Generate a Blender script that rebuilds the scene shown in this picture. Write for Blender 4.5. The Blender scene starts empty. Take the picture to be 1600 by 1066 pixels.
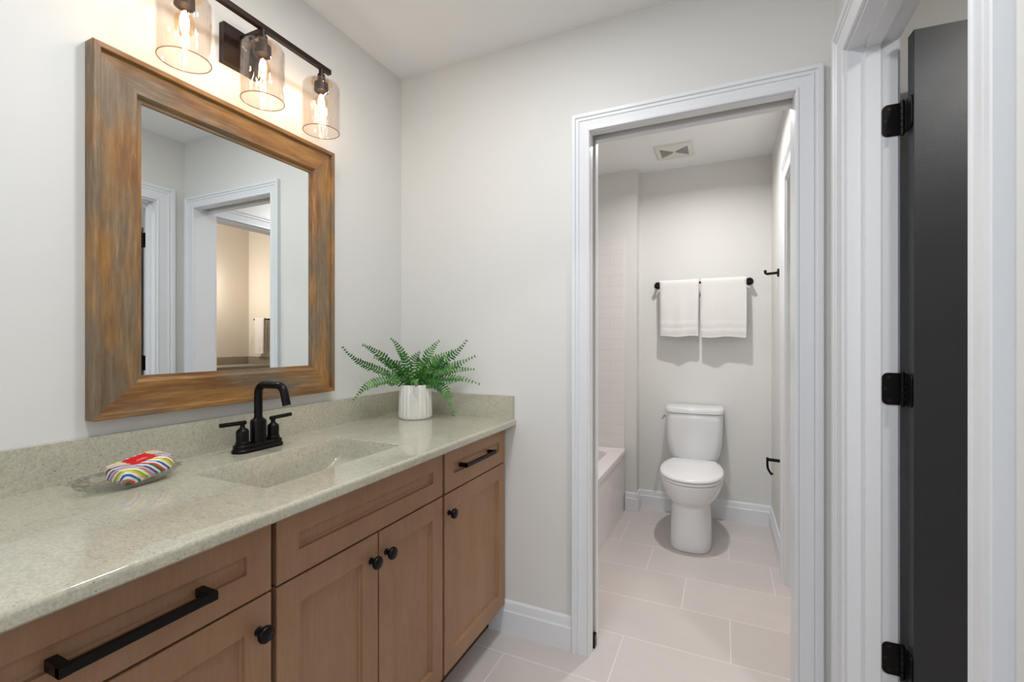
import bpy, bmesh, math, random
from mathutils import Vector, Matrix
random.seed(7)
S = bpy.context.scene
COL = S.collection

# ------------------------------------------------------------------ camera
CAM = Vector((1.396, -1.77, 1.235))
cd = bpy.data.cameras.new('camera'); cam = bpy.data.objects.new('camera', cd); COL.objects.link(cam)
cd.sensor_width = 36.0; cd.lens = 718.6 / 1600 * 36.0; cd.clip_start = 0.02
cam.location = CAM
cam.rotation_euler = (math.pi/2, 0, math.atan2(331, 718.6))
S.camera = cam

# ------------------------------------------------------------------ world, exposure, lights
S.view_settings.view_transform = 'Standard'; S.view_settings.look = 'None'
S.view_settings.exposure = 0.38; S.view_settings.gamma = 1.0; S.view_settings.use_curve_mapping = False
S.cycles.max_bounces = 14; S.cycles.diffuse_bounces = 6; S.cycles.transparent_max_bounces = 24
S.cycles.sample_clamp_indirect = 6.0
W = bpy.data.worlds.new('world'); S.world = W; W.use_nodes = True
W.node_tree.nodes['Background'].inputs[0].default_value = (0.62, 0.75, 1.0, 1)
W.node_tree.nodes['Background'].inputs[1].default_value = 1.0

def area(name, loc, rot, size, power, color, shape='DISK', size_y=None, spread=None):
    l = bpy.data.lights.new(name, 'AREA'); l.shape = shape; l.size = size; l.energy = power; l.color = color
    if size_y: l.size_y = size_y
    if spread: l.spread = spread
    o = bpy.data.objects.new(name, l); COL.objects.link(o); o.location = loc; o.rotation_euler = rot
    return o
PI = math.pi
area('rear_fill', (0.95, -3.15, 1.5), (PI/2, 0, 0), 1.3, 4, (0.86, 0.93, 1.0), 'RECTANGLE', 1.3)  # added cool fill from behind the camera, source unseen
for lx_, ly_, pw_ in ((0.80, -0.80, 6.5), (0.95, -1.45, 7.5)):
    area('main_ceiling_fill', (lx_, ly_, 2.47), (0, 0, 0), 0.18, pw_, (0.96, 0.98, 1.0))  # added overhead fill for the vanity room, no fixtures known here
area('bath_downlight', (1.24, 0.93, 2.47), (0, 0, 0), 0.07, 10, (1.0, 0.985, 0.97), spread=math.radians(158))
area('hall_fill', (2.6, -1.3, 2.47), (0, 0, 0), 0.2, 14, (1.0, 0.98, 0.96))  # added light to brighten the hall wall, fixture unseen
pl_ = bpy.data.lights.new('second_vanity_light', 'POINT'); pl_.energy = 22; pl_.color = (1.0, 0.88, 0.78); pl_.shadow_soft_size = 0.06
po_ = bpy.data.objects.new('second_vanity_light', pl_); COL.objects.link(po_); po_.location = (4.60, 1.72, 1.95)

# ------------------------------------------------------------------ material helpers
def rgb(r, g, b):
    f = lambda c: (c/255/12.92) if c/255 <= 0.04045 else ((c/255+0.055)/1.055)**2.4
    return (f(r), f(g), f(b), 1)
class NT:
    def __init__(s, name):
        s.m = bpy.data.materials.new(name); s.m.use_nodes = True; s.t = s.m.node_tree; s.n = s.t.nodes; s.l = s.t.links
        s.b = s.n['Principled BSDF']; s.out = s.n['Material Output']
    def add(s, t, **kw):
        n = s.n.new(t)
        for k, v in kw.items(): setattr(n, k, v)
        return n
    def link(s, a, b): s.l.new(a, b)
    def val(s, node, i, v):
        if hasattr(v, 'is_output'): s.link(v, node.inputs[i])
        else: node.inputs[i].default_value = v
    def math(s, op, a, b=0.0, c=None):
        n = s.add('ShaderNodeMath', operation=op); s.val(n, 0, a); s.val(n, 1, b)
        if c is not None: s.val(n, 2, c)
        return n.outputs[0]
    def mix(s, fac, a, b):
        n = s.add('ShaderNodeMix', data_type='RGBA'); s.val(n, 0, fac); s.val(n, 6, a); s.val(n, 7, b); return n.outputs[2]
    def ramp(s, fac, stops):
        n = s.add('ShaderNodeValToRGB'); e = n.color_ramp.elements
        while len(e) < len(stops): e.new(0.5)
        for i, (p, c) in enumerate(stops): e[i].position = p; e[i].color = c if hasattr(c, '__len__') else (c, c, c, 1)
        s.link(fac, n.inputs[0]); return n.outputs[0]
    def coords(s, scale=(1, 1, 1), kind='Object'):
        tc = s.add('ShaderNodeTexCoord'); mp = s.add('ShaderNodeMapping'); s.link(tc.outputs[kind], mp.inputs[0])
        mp.inputs['Scale'].default_value = scale; return mp.outputs[0]
    def noise(s, vec, scale, detail=3, rough=0.5, out=0):
        n = s.add('ShaderNodeTexNoise'); s.link(vec, n.inputs['Vector']); n.inputs['Scale'].default_value = scale
        n.inputs['Detail'].default_value = detail; n.inputs['Roughness'].default_value = rough; return n.outputs[out]
    def bump(s, h, strength=0.2, dist=0.002):
        n = s.add('ShaderNodeBump'); s.link(h, n.inputs['Height']); n.inputs['Strength'].default_value = strength
        n.inputs['Distance'].default_value = dist; s.link(n.outputs[0], s.b.inputs['Normal'])
    def set(s, **kw):
        for k, v in kw.items(): s.val(s.b, k.replace('_', ' '), v)
        return s
def plain(name, col, rough=0.5, metal=0.0, bump=None, **kw):
    t = NT(name); t.set(Base_Color=col, Roughness=rough, Metallic=metal, **kw)
    v = t.coords()
    n = t.noise(v, 9, 3); t.link(t.math('MULTIPLY_ADD', n, 0.08, rough-0.04), t.b.inputs['Roughness'])
    if bump: t.bump(t.noise(v, bump[0], 2), bump[1], bump[2])
    return t.m

M = {}
M['wall'] = plain('wall_paint', rgb(221, 220, 216), 0.55, bump=(260, 0.06, 0.001))
M['ceiling'] = plain('ceiling_paint', rgb(236, 236, 236), 0.8, bump=(200, 0.05, 0.001))
M['trim'] = plain('trim_paint', rgb(226, 228, 231), 0.34)
M['warmwall'] = plain('second_room_paint', rgb(226, 218, 206), 0.6)
M['black'] = plain('black_metal', rgb(24, 22, 22), 0.38, 0.7, bump=(500, 0.05, 0.0005))
M['bronze'] = plain('bronze_metal', rgb(50, 38, 33), 0.42, 0.7)
M['doorpaint'] = plain('charcoal_paint', rgb(40, 41, 43), 0.40, bump=(320, 0.15, 0.001))
M['porcelain'] = plain('porcelain', rgb(228, 229, 230), 0.12, Coat_Weight=0.5)
M['acrylic'] = plain('tub_acrylic', rgb(232, 226, 224), 0.18)
M['seat'] = plain('seat_plastic', rgb(234, 234, 234), 0.25)
M['chrome'] = plain('chrome', rgb(205, 205, 205), 0.12, 1.0)
M['ceramic'] = plain('pot_ceramic', rgb(232, 230, 222), 0.35)
M['soil'] = plain('soil', rgb(45, 36, 26), 0.9, bump=(120, 0.8, 0.01))
M['plastic'] = plain('white_plastic', rgb(222, 221, 215), 0.45)
M['slot'] = plain('vent_dark', rgb(112, 112, 106), 0.8)
M['graystone'] = plain('second_counter', rgb(150, 143, 130), 0.3)
M['red'] = plain('red_label', rgb(205, 22, 28), 0.35)
M['pinkish'] = plain('label_ink', rgb(240, 150, 150), 0.4)
def wall_tile():
    t = NT('wall_tile'); tc = t.add('ShaderNodeTexCoord'); sp = t.add('ShaderNodeSeparateXYZ'); t.link(tc.outputs['Object'], sp.inputs[0])
    u = t.math('ADD', sp.outputs[0], sp.outputs[1]); z = t.math('DIVIDE', sp.outputs[2], 0.078)
    row = t.math('FLOOR', z); uu = t.math('ADD', t.math('DIVIDE', u, 0.3), t.math('MULTIPLY', row, 0.5))
    a = t.math('ABSOLUTE', t.math('SUBTRACT', t.math('FRACT', z), 0.5)); b = t.math('ABSOLUTE', t.math('SUBTRACT', t.math('FRACT', uu), 0.5))
    g = t.math('MAXIMUM', t.math('GREATER_THAN', a, 0.485), t.math('GREATER_THAN', b, 0.495))
    t.link(t.mix(g, rgb(228, 224, 222), rgb(212, 208, 205)), t.b.inputs['Base Color']); t.set(Roughness=0.2)
    t.bump(t.math('SUBTRACT', 1.0, g), 0.3, 0.001); return t.m
M['walltile'] = wall_tile()
def floor_tile():
    t = NT('floor_tile'); tc = t.add('ShaderNodeTexCoord'); sp = t.add('ShaderNodeSeparateXYZ'); t.link(tc.outputs['Object'], sp.inputs[0])
    v = t.math('DIVIDE', t.math('ADD', sp.outputs[1], 0.13), 0.3067); row = t.math('FLOOR', v)
    u = t.math('DIVIDE', t.math('SUBTRACT', t.math('SUBTRACT', sp.outputs[0], 1.014), t.math('MULTIPLY', row, 0.4067)), 0.61)
    fu = t.math('FRACT', u); fv = t.math('FRACT', v); col = t.math('FLOOR', u)
    du = t.math('MULTIPLY', t.math('MINIMUM', fu, t.math('SUBTRACT', 1.0, fu)), 0.61)
    dv = t.math('MULTIPLY', t.math('MINIMUM', fv, t.math('SUBTRACT', 1.0, fv)), 0.3067)
    d = t.math('MINIMUM', du, dv); g = t.math('LESS_THAN', d, 0.0022)
    cb = t.add('ShaderNodeCombineXYZ'); t.link(col, cb.inputs[0]); t.link(row, cb.inputs[1])
    wn = t.add('ShaderNodeTexWhiteNoise', noise_dimensions='2D'); t.link(cb.outputs[0], wn.inputs['Vector'])
    vec = t.coords((1, 2.2, 1)); n1 = t.noise(vec, 2.2, 4, 0.55); n2 = t.noise(vec, 30, 4, 0.6)
    base = t.mix(wn.outputs['Value'], rgb(203, 195, 191), rgb(210, 202, 198))
    base = t.mix(t.math('MULTIPLY', t.ramp(n1, [(0.35, 0.0), (0.7, 1.0)]), 0.5), base, rgb(196, 190, 187))
    base = t.mix(t.math('MULTIPLY', n2, 0.12), base, rgb(170, 162, 155))
    t.link(t.mix(g, base, rgb(224, 219, 217)), t.b.inputs['Base Color']); t.set(Roughness=0.38)
    t.bump(t.math('MINIMUM', t.math('DIVIDE', d, 0.003), 1.0), 0.35, 0.0015); return t.m
M['floor'] = floor_tile()
def stone():
    t = NT('speckled_stone'); v = t.coords()
    n = t.noise(v, 7, 4, 0.6); fine = t.noise(v, 190, 3, 0.75); mid = t.noise(t.coords((1, 1.6, 1)), 55, 3, 0.65)
    base = t.mix(t.ramp(n, [(0.35, 0.0), (0.68, 1.0)]), rgb(194, 189, 170), rgb(183, 179, 161))
    base = t.mix(t.ramp(mid, [(0.48, 0.0), (0.7, 0.55)]), base, rgb(161, 159, 146))
    base = t.mix(t.ramp(fine, [(0.45, 0.0), (0.75, 0.65)]), base, rgb(148, 142, 122))
    base = t.mix(t.ramp(fine, [(0.22, 0.6), (0.42, 0.0)]), base, rgb(216, 212, 196))
    vo = t.add('ShaderNodeTexVoronoi'); t.link(v, vo.inputs['Vector']); vo.inputs['Scale'].default_value = 120
    keep = t.math('GREATER_THAN', t.noise(v, 60, 1), 0.60)
    sp = t.math('MULTIPLY', t.ramp(vo.outputs['Distance'], [(0.14, 1.0), (0.24, 0.0)]), keep)
    base = t.mix(t.math('MULTIPLY', sp, 0.6), base, rgb(92, 86, 72))
    t.link(base, t.b.inputs['Base Color']); t.set(Roughness=0.10, Specular_IOR_Level=0.55, Coat_Weight=0.3, Coat_Roughness=0.03); return t.m
M['stone'] = stone()
def cabwood():
    t = NT('stained_maple'); v = t.coords((1, 1, 0.09)); fine = t.noise(v, 170, 4, 0.6); w = t.noise(t.coords((1, 1, 0.28)), 9, 4, 0.55)
    base = t.mix(t.ramp(w, [(0.3, 0.0), (0.72, 1.0)]), rgb(152, 114, 82), rgb(168, 131, 100))
    base = t.mix(t.math('MULTIPLY', t.ramp(fine, [(0.35, 0.0), (0.75, 1.0)]), 0.45), base, rgb(134, 98, 70))
    t.link(base, t.b.inputs['Base Color']); t.set(Roughness=0.42); t.bump(fine, 0.06, 0.001); return t.m
M['wood'] = cabwood()
M['carcass'] = plain('gap_shade_carcass', rgb(70, 46, 33), 0.6)  # gap shade put into the colour, darker than the maple fronts
def barnwood():
    t = NT('weathered_frame_wood')
    info = t.add('ShaderNodeObjectInfo'); tc = t.add('ShaderNodeTexCoord')
    off = t.add('ShaderNodeVectorMath', operation='ADD'); t.link(tc.outputs['Object'], off.inputs[0])
    cb = t.add('ShaderNodeCombineXYZ'); t.link(t.math('MULTIPLY', info.outputs['Random'], 9.0), cb.inputs[0]); t.link(cb.outputs[0], off.inputs[1])
    def mp(sc):
        m = t.add('ShaderNodeMapping'); t.link(off.outputs[0], m.inputs[0]); m.inputs['Scale'].default_value = sc; return m.outputs[0]
    g = t.noise(mp((0.10, 1, 1)), 130, 5, 0.65); w = t.noise(mp((0.16, 1, 1)), 22, 3, 0.55); p = t.noise(mp((0.45, 1.5, 1)), 9, 3, 0.5)
    base = t.mix(t.ramp(w, [(0.36, 0.0), (0.62, 1.0)]), rgb(122, 80, 40), rgb(164, 120, 66))
    base = t.mix(t.math('MULTIPLY', t.ramp(p, [(0.44, 0.0), (0.62, 1.0)]), 0.78), base, rgb(116, 106, 88))
    base = t.mix(t.math('MULTIPLY', t.ramp(g, [(0.42, 0.0), (0.72, 1.0)]), 0.55), base, rgb(82, 54, 30))
    base = t.mix(t.math('MULTIPLY', t.ramp(g, [(0.25, 1.0), (0.42, 0.0)]), 0.45), base, rgb(190, 158, 112))
    t.link(base, t.b.inputs['Base Color']); t.set(Roughness=0.5); t.bump(g, 0.2, 0.001); return t.m
M['barn'] = barnwood()
def mirror_mat():
    t = NT('mirror_silver'); t.set(Base_Color=(0.86, 0.90, 0.90, 1), Metallic=1.0, Roughness=0.0); return t.m
M['mirror'] = mirror_mat()
def thin_glass(name, tint, gloss=0.10, wobble=False):
    t = NT(name); t.n.remove(t.b)
    tr = t.add('ShaderNodeBsdfTransparent'); tr.inputs[0].default_value = tint
    gl = t.add('ShaderNodeBsdfGlossy'); gl.inputs['Roughness'].default_value = 0.03
    lw = t.add('ShaderNodeLayerWeight'); lw.inputs['Blend'].default_value = 0.35
    mx = t.add('ShaderNodeMixShader')
    f = t.math('MULTIPLY_ADD', lw.outputs['Facing'], gloss*3.0, gloss*0.25)
    t.link(f, mx.inputs[0]); t.link(tr.outputs[0], mx.inputs[1]); t.link(gl.outputs[0], mx.inputs[2]); t.link(mx.outputs[0], t.out.inputs[0])
    if wobble:
        b = t.add('ShaderNodeBump'); t.link(t.noise(t.coords((1, 1, 0.35)), 38, 2), b.inputs['Height']); b.inputs['Strength'].default_value = 0.9
        b.inputs['Distance'].default_value = 0.006; t.link(b.outputs[0], gl.inputs['Normal']); t.link(b.outputs[0], lw.inputs['Normal'])
    return t.m
M['shade'] = thin_glass('water_glass', (0.965, 0.94, 0.92, 1), 0.10, True)
M['bulbglass'] = thin_glass('amber_bulb_glass', (1.0, 0.90, 0.74, 1), 0.06)
M['rim'] = thin_glass('glass_rim', (0.72, 0.58, 0.48, 1), 0.12)
M['dish'] = thin_glass('pressed_glass', (0.90, 0.91, 0.90, 1), 0.22, False)
def glow(name, col, strength):
    t = NT(name); t.n.remove(t.b); e = t.add('ShaderNodeEmission'); e.inputs[0].default_value = col; e.inputs[1].default_value = strength
    t.link(e.outputs[0], t.out.inputs[0]); return t.m
M['filament'] = glow('hot_filament', (1.0, 0.82, 0.64, 1), 88)
def leafmat():
    t = NT('fern_leaf'); i = t.noise(t.coords(), 26, 2)
    t.link(t.ramp(i, [(0.3, rgb(26, 72, 24)), (0.52, rgb(58, 122, 44)), (0.75, rgb(116, 164, 80))]), t.b.inputs['Base Color'])
    t.set(Roughness=0.45); return t.m
M['leaf'] = leafmat()
M['stem'] = plain('fern_stem', rgb(92, 92, 46), 0.6)
def terry():
    t = NT('terry_cloth'); v = t.coords(); n = t.noise(v, 420, 2); w = t.noise(v, 60, 3)
    t.set(Base_Color=rgb(226, 223, 220), Roughness=0.95, Sheen_Weight=0.3)
    t.bump(t.math('ADD', n, t.math('MULTIPLY', w, 0.5)), 0.55, 0.003); return t.m
M['terry'] = terry()
def wrapper():
    t = NT('striped_wrapper'); tc = t.add('ShaderNodeTexCoord'); sp = t.add('ShaderNodeSeparateXYZ'); t.link(tc.outputs['Object'], sp.inputs[0])
    x, y, z = sp.outputs
    # chevron stripes that fold over the long edges
    k = t.math('ADD', t.math('ADD', x, y), t.math('MULTIPLY', z, 0.8))
    s = t.math('FRACT', t.math('DIVIDE', t.math('ADD', k, 1.0), 0.066))
    W_ = rgb(238, 236, 232)
    cols = [rgb(214, 70, 52), W_, rgb(30, 96, 168), W_, rgb(236, 196, 52), rgb(126, 186, 60), W_, rgb(232, 120, 44), rgb(150, 200, 226), rgb(120, 60, 130), W_, rgb(24, 110, 70)]
    n = t.add('ShaderNodeValToRGB'); n.color_ramp.interpolation = 'CONSTANT'; e = n.color_ramp.elements
    while len(e) < len(cols): e.new(0.9)
    for i, c in enumerate(cols): e[i].position = i/len(cols); e[i].color = c
    t.link(s, n.inputs[0]); t.link(n.outputs[0], t.b.inputs['Base Color']); t.set(Roughness=0.4); return t.m
M['wrap'] = wrapper()

# ------------------------------------------------------------------ geometry helpers (all coordinates are world coordinates)
class B:
    def __init__(s): s.bm = bmesh.new()
    def box(s, x0, x1, y0, y1, z0, z1, rot=None):
        vs = [s.bm.verts.new((x, y, z)) for x in (x0, x1) for y in (y0, y1) for z in (z0, z1)]
        for f in ((0, 1, 3, 2), (4, 6, 7, 5), (0, 4, 5, 1), (2, 3, 7, 6), (0, 2, 6, 4), (1, 5, 7, 3)): s.bm.faces.new([vs[i] for i in f])
        if rot: bmesh.ops.transform(s.bm, matrix=rot, verts=vs)
        return s
    def loft(s, rings, cap0=True, cap1=True, closed=True):
        rv = [[s.bm.verts.new(p) for p in r] for r in rings]; n = len(rings[0])
        for a, b in zip(rv, rv[1:]):
            for i in range(n if closed else n-1):
                j = (i+1) % n; s.bm.faces.new((a[i], a[j], b[j], b[i]))
        if cap0: s.bm.faces.new(rv[0][::-1])
        if cap1: s.bm.faces.new(rv[-1])
        return s
    def lathe(s, prof, axis='Z', c=(0, 0, 0), n=32, caps=True, flute=None):
        rings = []
        for k, (r, h) in enumerate(prof):
            ring = []
            for i in range(n):
                a = 2*PI*i/n; rr = r*(1 + (flute(k, a) if flute else 0)); u, v = rr*math.cos(a), rr*math.sin(a)
                p = {'Z': (u, v, h), 'X': (h, u, v), 'Y': (v, h, u)}[axis]
                ring.append((c[0]+p[0], c[1]+p[1], c[2]+p[2]))
            rings.append(ring)
        return s.loft(rings, caps, caps)
    def tube(s, path, r, n=12, caps=True):
        P = [Vector(p) for p in path]; rs = r if hasattr(r, '__len__') else [r]*len(P); rings = []; up = None
        for i, p in enumerate(P):
            d = (P[min(i+1, len(P)-1)] - P[max(i-1, 0)]).normalized()
            if up is None:
                up = Vector((0, 0, 1)) if abs(d.z) < 0.9 else Vector((1, 0, 0))
            up = (up - d*up.dot(d)).normalized(); q = d.cross(up)
            rings.append([p + (up*math.cos(2*PI*k/n) + q*math.sin(2*PI*k/n))*rs[i] for k in range(n)])
        return s.loft(rings, caps, caps)
    def prism(s, pts, d):     # pts: a closed polygon in 3-D, d: extrusion vector
        d = Vector(d); return s.loft([pts, [Vector(p)+d for p in pts]])
    def bevel(s, w, seg=2, ang=0.5):
        es = [e for e in s.bm.edges if len(e.link_faces) == 2 and e.calc_face_angle(0) > ang]
        bmesh.ops.bevel(s.bm, geom=es, offset=w, segments=seg, profile=0.5, affect='EDGES', clamp_overlap=True); return s
def wloc(o):
    v = Vector((0, 0, 0))
    while o: v += Vector(o.location); o = o.parent
    return v
def obj(name, b, mat, parent=None, smooth=None, origin=None, rot=None):
    bm = b.bm; bmesh.ops.recalc_face_normals(bm, faces=bm.faces)
    me = bpy.data.meshes.new(name); pl = wloc(parent) if parent else Vector((0, 0, 0))
    if origin is None:
        if parent: origin = pl
        else:
            xs = [v.co for v in bm.verts]; mn = [min(v[i] for v in xs) for i in range(3)]; mx = [max(v[i] for v in xs) for i in range(3)]
            origin = Vector(((mn[0]+mx[0])/2, (mn[1]+mx[1])/2, mn[2]))
    origin = Vector(origin)
    bmesh.ops.translate(bm, vec=-origin, verts=bm.verts)
    if rot is not None: bmesh.ops.transform(bm, matrix=rot.inverted(), verts=bm.verts)
    bm.to_mesh(me); bm.free(); me.materials.append(M[mat])
    if smooth is not None:
        for p in me.polygons: p.use_smooth = True
        me.set_sharp_from_angle(angle=math.radians(smooth))
    o = bpy.data.objects.new(name, me); COL.objects.link(o); o.location = origin - pl; o.parent = parent
    if rot is not None: o.rotation_euler = rot.to_euler()
    return o
def tag(o, label, cat, group=None, kind=None):
    o['label'] = label; o['category'] = cat
    if group: o['group'] = group
    if kind: o['kind'] = kind
    return o
def thing(name, loc, label, cat, group=None, kind=None):
    o = bpy.data.objects.new(name, None); COL.objects.link(o); o.location = loc; o.empty_display_size = 0.05
    return tag(o, label, cat, group, kind)
def copy_tree(o, parent=None):
    c = o.copy(); COL.objects.link(c)
    if parent: c.parent = parent
    for ch in list(o.children): copy_tree(ch, c)
    return c
def struct(name, b, mat, label, cat, smooth=None):
    return tag(obj(name, b, mat, smooth=smooth, origin=(0, 0, 0)), label, cat, kind='structure')
def superring(cx, cy, z, a, bf, bb, n=2.4, N=48):   # egg outline: half width a, front reach bf (towards -y), back reach bb
    r = []
    for i in range(N):
        t = 2*PI*i/N; c, s_ = math.cos(t), math.sin(t)
        x = a*math.copysign(abs(c)**(2/n), c); y = (bb if s_ > 0 else bf)*math.copysign(abs(s_)**(2/n), s_)
        r.append((cx+x, cy+y, z))
    return r

# ------------------------------------------------------------------ room shell
H = 2.48
struct('floor', B().box(-0.3, 5.2, -3.4, 3.0, -0.1, 0), 'floor', 'pale greige stone-look floor tiles laid in offset rows', 'floor')
struct('ceiling', B().box(-0.3, 1.80, .115, 3.0, H, H+0.1).box(-0.3, 5.2, -3.4, .115, H, H+.1), 'ceiling', 'flat white ceiling over the vanity and the toilet room', 'ceiling')
struct('ceiling_second', B().box(1.68, 5.0, 0, 2.8, 3.0, 3.1), 'ceiling', 'higher white ceiling of the second vanity room', 'ceiling')
struct('wall_left', B().box(-0.12, 0, -3.32, 1.86, 0, H), 'wall', 'off-white wall behind the mirror and vanity', 'wall')
OX0, OX1, OZ = 0.9165, 1.613, 2.059
w = B()
w.box(0, 0.2, 0, 0.115, 0, H)                                     # solid part
w.box(0.2, OX0, 0, 0.035, 0, OZ+0.12).box(0.2, OX0, 0.08, 0.115, 0, OZ+0.12)   # two skins around the pocket
w.box(OX0, OX1, 0, 0.035, OZ, OZ+0.12).box(OX0, OX1, 0.08, 0.115, OZ, OZ+0.12)  # split head
w.box(0.2, OX1, 0, 0.115, OZ+0.12, H)
w.box(OX1, 1.69, 0, 0.115, 0, H).box(1.69, 5.0, 0, 0.115, 0, 3.0)
struct('wall_back', w, 'wall', 'off-white wall holding the doorway to the toilet room', 'wall')
RX0, RX1 = 1.719, 1.833
RY0, RY1, RZ = -0.908, -0.164, 2.073
struct('wall_right', B().box(RX0, RX1, RY1, 0, 0, H).box(RX0, RX1, -3.32, RY0, 0, H).box(RX0, RX1, RY0, RY1, RZ, H), 'wall',
       'off-white wall holding the doorway with the charcoal door', 'wall')
wr = B().box(-0.12, 0.3, -3.32, -3.2, 0, H).box(1.6, 4.1, -3.32, -3.2, 0, H).box(0.3, 1.6, -3.32, -3.2, 0, 0.85).box(0.3, 1.6, -3.32, -3.2, 2.15, H)
struct('wall_rear', wr, 'wall', 'off-white wall with an added window behind the viewer', 'wall')
wf = B()
wf.box(0.3, 1.6, -3.30, -3.24, 0.85, 0.91).box(0.3, 1.6, -3.30, -3.24, 2.09, 2.15).box(0.3, 0.36, -3.30, -3.24, 0.91, 2.09).box(1.54, 1.6, -3.30, -3.24, 0.91, 2.09).box(0.3+0.06, 1.54, -3.29, -3.25, 1.48, 1.52)
struct('added_window_1', wf, 'trim', 'added white window frame for the rear fill, in the wall behind the viewer', 'window')  # unseen window, added as an opening for the fill from behind
struct('wall_hall', B().box(4.0, 4.1, -3.2, 0, 0, H), 'wall', 'pale wall of the hall beyond the charcoal door', 'wall')
# toilet room
BY, BX = 1.74, 1.685
TBX, TBZ = .748, .452
struct('wall_bath_back', B().box(-0.12, BX+0.115, BY, BY+0.11, 0, H), 'wall', 'off-white wall behind the toilet and the towels', 'wall')
struct('wall_tub_end', B().box(0, 0.822, 1.63, BY, 0, H), 'wall', 'off-white wall section at the end of the bathtub', 'wall')
BY0, BY1 = 0.178, 0.912
struct('wall_bath_right', B().box(BX, BX+0.115, 0.115, BY0, 0, H).box(BX, BX+0.115, BY1, BY, 0, H).box(BX, BX+0.115, BY0, BY1, 2.05, H).box(BX, BX+.115, .115, 2.75, H, 3.0), 'wall',
       'off-white wall beside the toilet with a second doorway', 'wall')
struct('wall_tile_end', B().box(0.012, 0.735, 1.618, 1.63, TBZ, 1.985), 'walltile', 'white wall tile above the far end of the bathtub', 'wall tile')
struct('wall_tile_side', B().box(0, 0.012, 0.127, 1.63, TBZ, 1.985), 'walltile', 'white wall tile along the side of the bathtub', 'wall tile')
struct('wall_tile_near', B().box(0, 0.735, 0.115, 0.127, TBZ, 1.985), 'walltile', 'white wall tile above the near end of the bathtub', 'wall tile')
# second vanity room seen in the mirror
struct('wall_second_side', B().box(BX, BX+0.115, BY+0.11, 2.75, 0, H), 'warmwall', 'side wall of the second vanity room', 'wall')
struct('wall_second_back', B().box(BX+0.115, 4.92, 2.63, 2.75, 0, 3.0), 'warmwall', 'warm beige wall with a towel bar, seen in the mirror', 'wall')
struct('wall_second_end', B().box(4.8, 4.92, 0.115, 2.63, 0, 3.0), 'warmwall', 'warm beige wall behind the second counter, seen in the mirror', 'wall')

# ---- trims
CASE = [(0, 0), (0, .010), (.003, .0125), (.008, .0125), (.012, .010), (.020, .010), (.050, .0145), (.052, .018), (.057, .0185), (.060, .015), (.067, .0155), (.070, .021), (.085, .022), (.088, .020), (.088, 0)]
def casing(name, to3, a0, a1, zt, prof, label, sL=1, sT=1, sR=1):
    # to3(a, t, z): a runs along the wall, t out of the wall; sweep with mitred corners
    rings = [[to3(a0-w_*sL, t, 0.0) for w_, t in prof], [to3(a0-w_*sL, t, zt+w_*sT) for w_, t in prof], [to3(a1+w_*sR, t, zt+w_*sT) for w_, t in prof], [to3(a1+w_*sR, t, 0.0) for w_, t in prof]]
    return struct(name, B().loft(rings), 'trim', label, 'door casing', smooth=25)
casing('trim_1', lambda a, t, z: (a, -t, z), OX0+.0025, OX1-.0025, OZ-.001, CASE, 'white moulded casing around the doorway to the toilet room', .80, .77, .87)
casing('trim_2', lambda a, t, z: (RX0-t, a, z), RY0-.006, RY1+.006, RZ+.006, CASE, 'white moulded casing around the charcoal door opening', 1.0, 1.0, 1.1)
casing('trim_3', lambda a, t, z: (BX-t, a, z), BY0-.006, BY1+.006, 2.056, CASE, 'white moulded casing of the second doorway beside the toilet')
casing('trim_6', lambda a, t, z: (a, .115+t, z), OX0+.0025, OX1-.0025, OZ, CASE, 'white casing on the toilet room side of the doorway', .8, .77, .6)
# jamb liners
j = B().box(OX0-.001, OX0+.004, -.001, .034, 0, OZ+.004).box(OX0-.001, OX0+.004, .081, .116, 0, OZ+.004)
j.box(OX1-.004, OX1+.001, -.001, .116, 0, OZ+.004).box(OX0, OX1, -.001, .034, OZ-.004, OZ+.001).box(OX0, OX1, .081, .116, OZ-.004, OZ+.001)
struct('trim_4', j, 'trim', 'white split jamb lining the doorway to the toilet room', 'door jamb')
j = B().box(RX0-.001, RX1+.001, RY1-.002, RY1+.002, 0, RZ).box(RX0-.001, RX1+.001, RY0-.002, RY0+.002, 0, RZ).box(RX0-.001, RX1+.001, RY0, RY1, RZ-.002, RZ+.002)
j.box(1.758, 1.793, RY1-.013, RY1-.001, 0, RZ-.001).box(1.758, 1.793, RY0+.001, RY0+.013, 0, RZ-.001).box(1.758, 1.793, RY0+.01, RY1-.01, RZ-.013, RZ-.001)
struct('trim_5', j, 'trim', 'white jamb with door stop lining the charcoal door opening', 'door jamb')
j = B().box(BX-.001, BX+.116, BY1-.004, BY1+.001, 0, 2.05).box(BX-.001, BX+.116, BY0-.001, BY0+.004, 0, 2.05).box(BX-.001, BX+.116, BY0, BY1, 2.046, 2.051)
struct('trim_7', j, 'trim', 'white jamb lining the second doorway beside the toilet', 'door jamb')
casing('trim_8', lambda a, t, z: (RX1+t, a, z), RY0-.006, RY1+.006, RZ+.006, [(w_*.9, t*.7) for w_, t in CASE], 'white casing on the hall side of the charcoal door opening')
BASE = [(0, 0), (.016, 0), (.016, .092), (.013, .096), (.0115, .101), (.012, .112), (.009, .122), (.0085, .128), (.004, .135), (0, .135)]
def baseboard(name, to3, a0, a1, label):
    struct(name, B().loft([[to3(a0, t, z) for t, z in BASE], [to3(a1, t, z) for t, z in BASE]]), 'trim', label, 'baseboard', smooth=25)
baseboard('baseboard_back', lambda a, t, z: (a, -t, z), 0.477, 0.8485, 'white baseboard between the vanity and the doorway casing')
baseboard('baseboard_bath_back', lambda a, t, z: (a, BY-t, z), 0.822, BX, 'white baseboard behind the toilet')
baseboard('baseboard_tub_end', lambda a, t, z: (a, 1.63-t, z), 0.742, 0.837, 'short white baseboard on the wall section beside the tub')
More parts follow.
